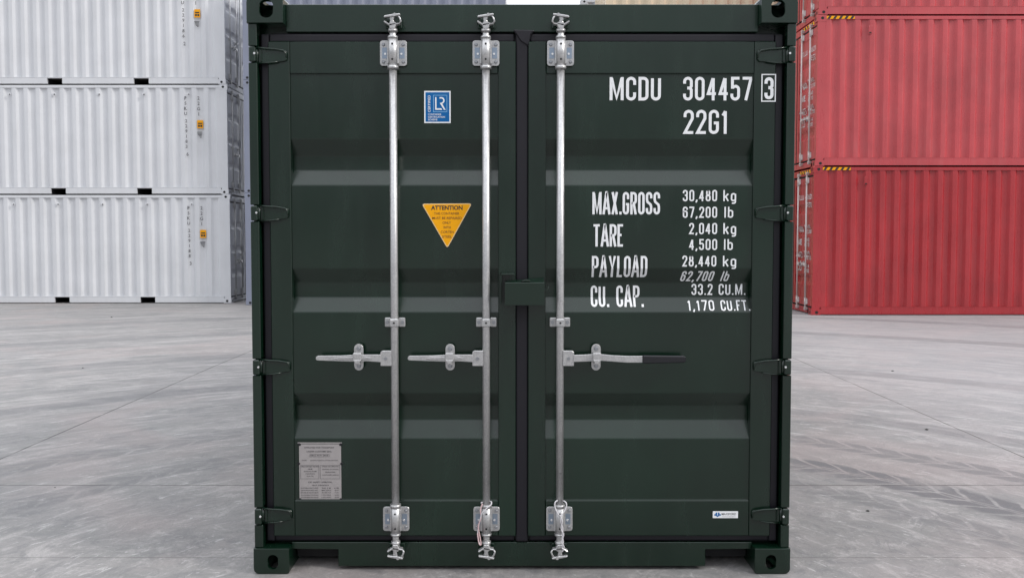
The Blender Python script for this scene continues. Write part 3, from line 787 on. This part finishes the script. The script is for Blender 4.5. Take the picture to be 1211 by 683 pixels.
# red high-cube stack
RX, RD, RH = 5.86, 16.5, 2.896
M_RODW = plain('white_painted_rod', (.62, .56, .54), .5)
def red_details(root, doors, surf, breaks, H):
    rows = [('TLLU 408216', .20, 1.06, H - .62, .10), ('45G1', .62, .95, H - .78, .10),
            ('30,480', .55, .85, H - 1.20, .075), ('67,200', .55, .85, H - 1.30, .075), ('3,840', .58, .85, H - 1.46, .075), ('8,470', .58, .85, H - 1.56, .075),
            ('26,640', .55, .85, H - 1.72, .075), ('58,730', .55, .85, H - 1.82, .075), ('76.4', .60, .85, H - 1.98, .075), ('2,700', .58, .85, H - 2.08, .075)]
    for body, x0, x1, z, h in rows:
        s = stroke_text(body, x0 + .06, x1 + .06, z, z + h, .15); conform(s, breaks, surf, .003); MB().merge(s, M_TXT).build('weight_lettering', doors[1])
    for body, z in (('MAX', H - 1.27), ('TARE', H - 1.53), ('NET', H - 1.79), ('CU', H - 2.05)):
        s = stroke_text(body.replace('N', 'M'), .22, .48, z, z + .12, .14); conform(s, breaks, surf, .003); MB().merge(s, M_TXT).build('weight_lettering', doors[1])
    MB().box(.70, .86, .0355, .0385, .25, .29, M_TXT).build('door_sticker', doors[1])
def hazard(root, H, L):
    b = MB()
    X = W2 - .0025
    b.box(X - .001, X + .002, .18, .72, H - .072, H - .016, M_YEL)
    for k in range(5):
        y = .19 + k * .11
        b.prism([(y, H - .071), (y + .05, H - .071), (y + .085, H - .017), (y + .035, H - .017)], X + .001, X + .0035, M_BLK, axis='x')
    b.box(.25, W2 - .17, .047, .0495, H - .10, H - .04, M_YEL)
    for k in range(6):
        x = .28 + k * .13; b.prism([(x, H - .099), (x + .06, H - .099), (x + .03, H - .041), (x - .03, H - .041)], .0455, .0475, M_BLK)
    b.build('hazard_stripe', root)
    b = MB(); y = 1.02
    b.prism([(y - .035, H - .36), (y + .035, H - .36), (y + .035, H - .22), (y + .015, H - .19), (y - .015, H - .19), (y - .035, H - .22)], W2 - .010, W2 + .012, root.children[0].data.materials[0], axis='x', bev=.006)
    b.box(W2 + .010, W2 + .0135, y - .022, y + .022, H - .345, H - .325, M_DARK)
    b.build('side_vent', root)
redlab = ['deep red shipping container standing on the ground at the bottom of the red stack',
          'paler red shipping container in the second tier of the red stack',
          'paler red shipping container on top of the red stack, only its lower edge in view']
rA = container('shipping_container', redlab[0], M_RED, H=RH, L=12.192, loc=(RX, RD + W2, 0), rz=R(-90), group='red containers stacked on the right', pockets=False, rod_mat=M_RODW)
red_details(*rA, RH); hazard(rA[0], RH, 12.192)
rB = container('shipping_container', redlab[1], M_PINK, H=RH, L=12.192, loc=(RX + .03, RD + W2, RH + .004), rz=R(-90), group='red containers stacked on the right', pockets=False, rod_mat=M_RODW)
red_details(*rB, RH); hazard(rB[0], RH, 12.192)
rC = copy_tree(rB[0]); rC.location = (RX + .05, RD + W2, 2 * RH + .008); rC['label'] = redlab[2]

# ------------------------------------------------------------------ the dark green container in front
XC = .045
near, doors, surf, breaks = container('shipping_container', 'dark green shipping container with galvanised lock rods and white numbers on its doors', M_GREEN,
                                      fine=True, loc=(XC, NEAR_D, 0), rods='near')
def loc_of(px, py, d):
    """point of the photo measured on the vertical plane d metres behind the container's front, in container coordinates"""
    D = NEAR_D + d; a = math.atan((py - PPY) / FPX) + PITCH
    z = CAM_H - math.tan(a) * D
    dep = D * math.cos(PITCH) - (z - CAM_H) * math.sin(PITCH)
    return (px - PPX) * dep / FPX - XC, z
def line(body, px0, px1, pt, pb, t, parent_mb, slant=0, track=.095, d=.045):
    x0, z1 = loc_of(px0, pt, d); x1, z0 = loc_of(px1, pb, d)
    s = stroke_text(body, x0, x1, z0, z1, t, track, slant); conform(s, breaks, surf, .0022); MB().merge(s, M_TXT).build(parent_mb, doors[1])
line('MCDU', 721, 781.5, 91, 119, .125, 'owner_code'); line('304457', 808, 889, 91, 119, .12, 'serial_number'); line('22G1', 808.5, 861, 130, 158.5, .12, 'size_code')
b = MB()
def line_rail(body, px0, px1, pt, pb, t):
    x0, z1 = loc_of(px0, pt, .035); x1, z0 = loc_of(px1, pb, .035)
    s = stroke_text(body, x0, x1, z0, z1, t); conform(s, [], lambda z: .037, .0022); b.merge(s, M_TXT)
line_rail('3', 904.2, 914.6, 91.5, 117.5, .14)
x0, z1 = loc_of(900.6, 87.6, .035); x1, z0 = loc_of(917.4, 120.4, .035); w = .0048
for a in ((x0, x1, z1 - w, z1), (x0, x1, z0, z0 + w), (x0, x0 + w, z0 + w, z1 - w), (x1 - w, x1, z0 + w, z1 - w)): b.box(a[0], a[1], .0345, .0368, a[2], a[3], M_TXT)
b.build('check_digit', doors[1])
b = 'weight_lettering'
line('MAX.GROSS', 700.6, 780.5, 227, 253.5, .105, b, track=.07); line('TARE', 701.5, 737, 265, 291.5, .105, b, track=.05)
line('PAYLOAD', 700, 765.5, 302.5, 327.8, .105, b, track=.07); line('CU. CAP.', 699.5, 762, 338, 363, .105, b, track=.08)
sm = .132
for body, unit, xa, xb, ua, ub, yt, yb in (('30,480', 'kg', 807.5, 848, 855.5, 870.5, 224.5, 238), ('67,200', 'lb', 807.5, 848, 856.5, 867, 244.3, 257.5),
        ('2,040', 'kg', 815, 848, 855.5, 870.5, 263.5, 276.8), ('4,500', 'lb', 815, 848, 856, 866.5, 282.5, 295.5), ('28,440', 'kg', 807, 847, 855, 870.5, 302, 315),
        ('33.2', 'CU.M.', 820, 845, 852.5, 884.5, 336, 349.2), ('1,170', 'CU.FT.', 814, 845.5, 853.5, 888, 355.3, 367.3)):
    line(body, xa, xb, yt, yb, sm, b, track=.13); line(unit, ua, ub, yt, yb, sm, b, track=.12)
line('62,700', 805.5, 844, 320.5, 332.8, .145, b, slant=.2, track=.13); line('lb', 853.5, 862.5, 320.5, 332.8, .13, b, slant=.2, track=.12)

# blue certificate sticker
b = MB(); d = .0452
x0, z1 = loc_of(501.6, 107.6, d); x1, z0 = loc_of(533, 145.6, d); f = .0455
b.box(x0, x1, f, .0471, z0, z1, M_TXT); e = .006
b.box(x0 + e, x1 - e, f - .0006, f, z0 + e, z1 - e, M_BLUEST)
bx0, bz1 = loc_of(512.3, 112.5, d); bx1, bz0 = loc_of(528.8, 132.6, d); w = .0022
for a in ((bx0, bx1, bz1 - w, bz1), (bx0, bx1, bz0, bz0 + w), (bx0, bx0 + w, bz0 + w, bz1 - w), (bx1 - w, bx1, bz0 + w, bz1 - w)): b.box(a[0], a[1], f - .0012, f - .0005, a[2], a[3], M_LBLUE)
lx0, lz1 = loc_of(514.6, 115, d); lx1, lz0 = loc_of(527, 130, d); hh = lz1 - lz0; ww = lx1 - lx0; w = .0052
P = lambda u, v: (lx0 + u * ww, lz0 + v * hh)
b.prism([P(0, 0), P(0, 1), P(.13, 1), P(.13, .12), P(.58, .12), P(.68, 0)], f - .0014, f - .0007, M_TXT)
rp = [P(.42, 1), P(.66, 1), P(.82, .94), P(.90, .80), P(.90, .66), P(.80, .53), P(.68, .47), P(1.0, 0), P(.84, 0), P(.44, .54), P(.60, .56), P(.72, .62), P(.77, .72), P(.74, .84), P(.62, .89), P(.42, .89)]
b.prism(rp, f - .0016, f - .0009, M_TXT)
cx, cz = loc_of(507.6, 122.8, d); bfont('CERTIFIED', .075, cx, cz, f - .0015, M_TXT, b, rot=R(90), height=.0115, off=.01)
for k, (s_, wx) in enumerate((('CONTAINER', .060), ('CERTIFICATION', .076), ('SCHEME', .042))):
    tx, tz = loc_of(506.2, 135.4 + k * 3.1, d); bfont(s_, wx, tx + wx / 2, tz, f - .0015, M_TXT, b, height=.0078, off=.01)
b.build('certificate_sticker', doors[-1])

# yellow warning triangle
b = MB(); p0 = loc_of(498.2, 240.6, d); p1 = loc_of(558.6, 240.2, d); p2 = loc_of(529, 294, d)
def rounded_tri(pts, inset, r):
    c = Vector((sum(p[0] for p in pts) / 3, sum(p[1] for p in pts) / 3)); out_ = []
    pts = [Vector(p) + (c - Vector(p)).normalized() * inset for p in pts]
    for i in range(3):
        p, a, q = pts[i], pts[i - 1], pts[(i + 1) % 3]
        s = p + (a - p).normalized() * r; e_ = p + (q - p).normalized() * r
        for k in range(5):
            u = k / 4; out_.append(tuple((1 - u) ** 2 * s + 2 * u * (1 - u) * p + u * u * e_))
    return out_
b.prism(rounded_tri([p0, p1, p2], -.004, .016), f + .0002, .0471, M_BLK)
b.prism(rounded_tri([p0, p1, p2], .002, .014), f - .0004, f + .0003, M_YELB)
b.prism(rounded_tri([p0, p1, p2], .009, .010), f - .0010, f - .0004, M_YEL)
for s_, px, py, wpx, hpx, o in (('ATTENTION', 528.4, 245.6, 37.5, 5.2, .03), ('THIS CONTAINER', 528.2, 252.4, 30, 3.0, .005), ('MUST BE REPAIRED', 528.6, 257.8, 35, 3.0, .005), ('ONLY', 528.4, 263.3, 10, 3.0, .005),
                                ('WITH', 528.6, 268.8, 9, 3.0, .005), ('CORTEN', 529, 274.2, 15.5, 3.0, .005), ('STEEL', 528.8, 279.7, 11.5, 3.0, .005)):
    tx, tz = loc_of(px, py, d); bfont(s_, wpx / 264, tx, tz, f - .0016, M_BLK if o > .02 else plain('brown_ink', (.16, .06, .01)), b, height=hpx / 264, off=o)
b.build('warning_sticker', doors[-1])

# data plate
b = MB(); x0, z1 = loc_of(353.6, 524.8, d); x1, z0 = loc_of(403.8, 590.6, d); c_ = .008; zm = z1 - (z1 - z0) * .35; n_ = .006
pl = [(x0 + c_, z0), (x1 - c_, z0), (x1 - c_, z0 + c_), (x1, z0 + c_), (x1, zm - n_), (x1 - n_, zm), (x1, zm + n_), (x1, z1 - c_), (x1 - c_, z1 - c_), (x1 - c_, z1), (x0 + c_, z1), (x0 + c_, z1 - c_), (x0, z1 - c_), (x0, zm + n_), (x0 + n_, zm), (x0, zm - n_), (x0, z0 + c_), (x0 + c_, z0 + c_)]
b.prism(pl, .0452, .0470, M_PLATE)
Wp, Hp = x1 - x0, z1 - z0
b.box(x0 - .006, x1 + .004, .0455, .0471, z1 + .003, z1 + .008, M_PLATE)
def pt(s_, u, v, wu, h): bfont(s_, wu * Wp, x0 + u * Wp, z1 - v * Hp, .0446, M_ETCH, b, height=h * Hp, off=.012)
pt('APPROVED FOR TRANSPORT', .48, .06, .72, .026); pt('UNDER CUSTOMS SEAL', .48, .13, .60, .026)
pt('GB C 4171 2018', .48, .20, .42, .024); pt('TYPE', .12, .29, .12, .016); pt('MANUFACTURERS NO. OF THE CONTAINER', .60, .29, .66, .016)
for k, s_ in enumerate(('TIMBER COMPONENT TREATMENT', 'IM', 'RADALEUM', 'FOREIGN', 'DATE')): pt(s_, .26, .40 + k * .043, (.44, .1, .3, .22, .16)[k], .018)
for k, s_ in enumerate(('OWNER AND OPERATOR', 'ADDRESS OF OWNER', 'SINGAPORE', 'CONTAINER LEASING')): pt(s_, .74, .40 + k * .05, (.4, .4, .24, .4)[k], .018)
pt('CSC SAFETY APPROVAL', .50, .68, .58, .026); pt('GB-LR 2183-08/2018', .50, .735, .40, .022)
for k, s_ in enumerate(('DATE MANUFACTURED', 'IDENTIFICATION NO.', 'MAXIMUM GROSS MASS', 'ALLOWABLE STACKING', 'TRANSVERSE RACKING')):
    pt(s_, .24, .785 + k * .042, .42, .019); pt(('2018', 'MCDU', '30,480 KG', '192,000', '150,000')[k], .64, .785 + k * .042, .22, .019); pt(('LB', '07', '67,200', '423,280', '330')[k], .89, .785 + k * .042, .10, .019)
def rect_line(u0, u1, v0, v1, w=.0008):
    a, c2, e1, e2 = x0 + u0 * Wp, x0 + u1 * Wp, z1 - v1 * Hp, z1 - v0 * Hp
    for q in ((a, c2, e1, e1 + w), (a, c2, e2 - w, e2), (a, a + w, e1 + w, e2 - w), (c2 - w, c2, e1 + w, e2 - w)): b.box(q[0], q[1], .0445, .0453, q[2], q[3], M_ETCH)
rect_line(.25, .72, .18, .225); rect_line(.03, .47, .375, .62); rect_line(.50, .97, .375, .62)
for u, v in ((.0, .0), (1, 0), (0, 1), (1, 1), (-.01, .35), (1.01, .35)): b.cyl((x0 + u * Wp, .0475, z1 - v * Hp), (x0 + u * Wp, .0425, z1 - v * Hp), .0065, M_RUB, r2=.004, n=10)
b.build('data_plate', doors[-1])

# small maker's sticker low on the right door
b = MB(); d2 = .037; x0, z1 = loc_of(843, 604, d2); x1, z0 = loc_of(872.7, 612, d2)
b.box(x0, x1, .0372, .0386, z0, z1, M_TXT)
ex, ez = loc_of(848.6, 608, d2)
for s in (-1, 1):
    b.prism([(ex + s * .002, ez + .010), (ex + s * .008, ez + .010), (ex + s * .008, ez - .004), (ex, ez - .011), (ex, ez - .004), (ex + s * .002, ez - .002)], .0366, .0373, M_BLUEST)
    b.prism([(ex + s * .009, ez + .006), (ex + s * .015, ez + .001), (ex + s * .015, ez - .003), (ex + s * .009, ez - .006)], .0366, .0373, M_BLUEST)
tx, tz = loc_of(862, 607.2, d2); bfont('MAXIFORD', .066, tx, tz, .0368, M_BLK, b, height=.010, off=.008)
tx, tz = loc_of(862, 610.3, d2); bfont('CONTAINERS', .060, tx, tz, .0368, plain('grey_ink', (.3, .3, .33)), b, height=.004)
b.build('maker_sticker', doors[1])

# lock box over the joint of the doors, and the bracket behind it
b = MB(); x0, z1 = loc_of(597, 334, -.06); x1, z0 = loc_of(643.8, 361, -.06)
b.box(x0, x1, -.06, -.056, z0, z1, M_GREEN, .0015); 
q_ = bmesh.new(); vv = [q_.verts.new(p) for p in ((x0, -.058, z1 - .001), (x1, -.058, z1 - .001), (x1, .035, z1 + .019), (x0, .035, z1 + .004), (x0, -.055, z1 - .006), (x1, -.055, z1 - .006), (x1, .035, z1 + .013), (x0, .035, z1 - .002))]
for f_ in ((0, 1, 2, 3), (7, 6, 5, 4), (0, 4, 5, 1), (1, 5, 6, 2), (2, 6, 7, 3), (3, 7, 4, 0)): q_.faces.new([vv[i] for i in f_])
bmesh.ops.recalc_face_normals(q_, faces=q_.faces); b.merge(q_, M_GREEN)
b.box(x0, x0 + .004, -.055, .035, z0, z1 - .004, M_GREEN); b.box(x1 - .004, x1, -.055, .035, z0, z1 - .005, M_GREEN)
xm = (x0 + x1) / 2
b.prism([(xm - .016, z1 + .004), (xm + .028, z1 + .004), (xm + .016, z1 + .012), (xm + .004, z1 + .014)], -.052, -.03, M_GREEN, bev=.001)
b.tube([(x1 - .002, -.02, z1 - .02), (x1 + .004, -.024, z1 - .034), (x1 + .014, -.026, z1 - .036), (x1 + .019, -.022, z1 - .026), (x1 + .018, -.018, z1 - .016)], .0018, M_GREEN)
b.build('lock_box', doors[1])
b = MB(); x0, z1 = loc_of(592, 323, 0); x1, z0 = loc_of(608.5, 359, 0)
b.box(x0, x0 + .0045, -.02, .037, z0, z1, M_GREEN, .001); b.box(x0, x1, -.02, .037, z1 - .0075, z1, M_GREEN, .001)
b.build('lock_bracket', doors[-1])

# cord loops left on the two lock rods nearest the middle
def cord(pts, px0=0):
    q = []
    for px, py, dd in pts:
        x, z = loc_of(px, py, dd); q.append(Vector((x + XC, NEAR_D + dd, z)))
    out_ = []
    for i in range(len(q) - 1):                           # smooth the run
        a, b1, c1, d1 = q[max(i - 1, 0)], q[i], q[i + 1], q[min(i + 2, len(q) - 1)]
        for k in range(5):
            u = k / 5; out_.append(.5 * ((2 * b1) + (c1 - a) * u + (2 * a - 5 * b1 + 4 * c1 - d1) * u * u + (3 * b1 - a - 3 * c1 + d1) * u ** 3))
    return out_ + [q[-1]]
b = MB()
b.tube(cord([(661, 609, -.025), (656.5, 600, -.02), (656.3, 594, -.018), (659, 591.5, -.01), (662.5, 592.2, .02), (667, 592, -.01), (669.8, 595, -.018), (669, 601, -.02), (664.5, 608, -.026), (663.5, 611, -.027)]), .0031, M_CORD)
b.tube(cord([(664, 608, -.028), (663, 616, -.029), (665.5, 624, -.028), (665, 632, -.027), (665.8, 640, -.027), (664.6, 648, -.024)]), .0031, M_CORD)
b.tube(cord([(662, 608, -.028), (665, 616, -.032), (663.5, 624, -.030), (666.3, 632, -.030), (664.4, 640, -.029), (667, 646, -.027), (665, 652, -.024)]), .0026, M_CORD)
o = b.build('cord_loop'); tag(o, 'white twisted cord looped round the foot of the right-hand lock rod', 'cord', 'cord loops tied to the lock rods')
b = MB()
b.tube(cord([(569, 594, -.015), (574, 592, .02), (580.5, 592.5, -.01), (580.8, 596, -.02), (576, 600, -.026), (570, 606, -.026), (567.5, 615, -.02), (565.5, 624, -.012), (565, 634, -.012), (567.3, 643, -.02)]), .0028, M_CORD)
b.tube(cord([(570.5, 595, -.016), (568.3, 602, -.022), (568.6, 612, -.022), (565.6, 622, -.016), (567.5, 634, -.014), (568.8, 643, -.02), (566.5, 642, -.02), (564.8, 630, -.014)]), .0028, M_PCORD)
o = b.build('cord_loop'); tag(o, 'pinkish cord looped round the foot of the middle lock rod', 'cord', 'cord loops tied to the lock rods')

# crumbs lying on the concrete
def crumb(px, py, s, label):
    a = math.atan((py - PPY) / FPX) + PITCH; D = CAM_H / math.tan(a); dep = D * math.cos(PITCH) + CAM_H * math.sin(PITCH)
    b = bmesh.new(); bmesh.ops.create_icosphere(b, subdivisions=2, radius=s * .6)
    for v in b.verts: v.co = Vector((v.co.x * 1.5, v.co.y * 1.1, v.co.z * .6)) * random.uniform(.75, 1.15)
    me = bpy.data.meshes.new('stone_chip'); b.to_mesh(me); b.free(); me.materials.append(M_STONE)
    o = bpy.data.objects.new('stone_chip', me); col.objects.link(o); o.location = ((px - PPX) * dep / FPX, D, s * .2)
    tag(o, label, 'stone', 'dark crumbs lying on the concrete')
M_STONE = plain('dark_stone', (.03, .028, .026), .9)
crumb(1055.5, 438.5, .017, 'dark crumb on the concrete between the red stack and the diagonal joint')
crumb(1096, 508, .017, 'dark crumb lying just right of the tyre marks, below the diagonal joint')
crumb(1026, 604, .012, 'elongated dark crumb beside the tyre track on the right')
crumb(98, 435, .013, 'dark speck far left on the concrete, above the diagonal joint')
crumb(132, 375, .02, 'dark speck in front of the white stack')
crumb(65, 576, .006, 'tiny dark crumb on the joint at left')
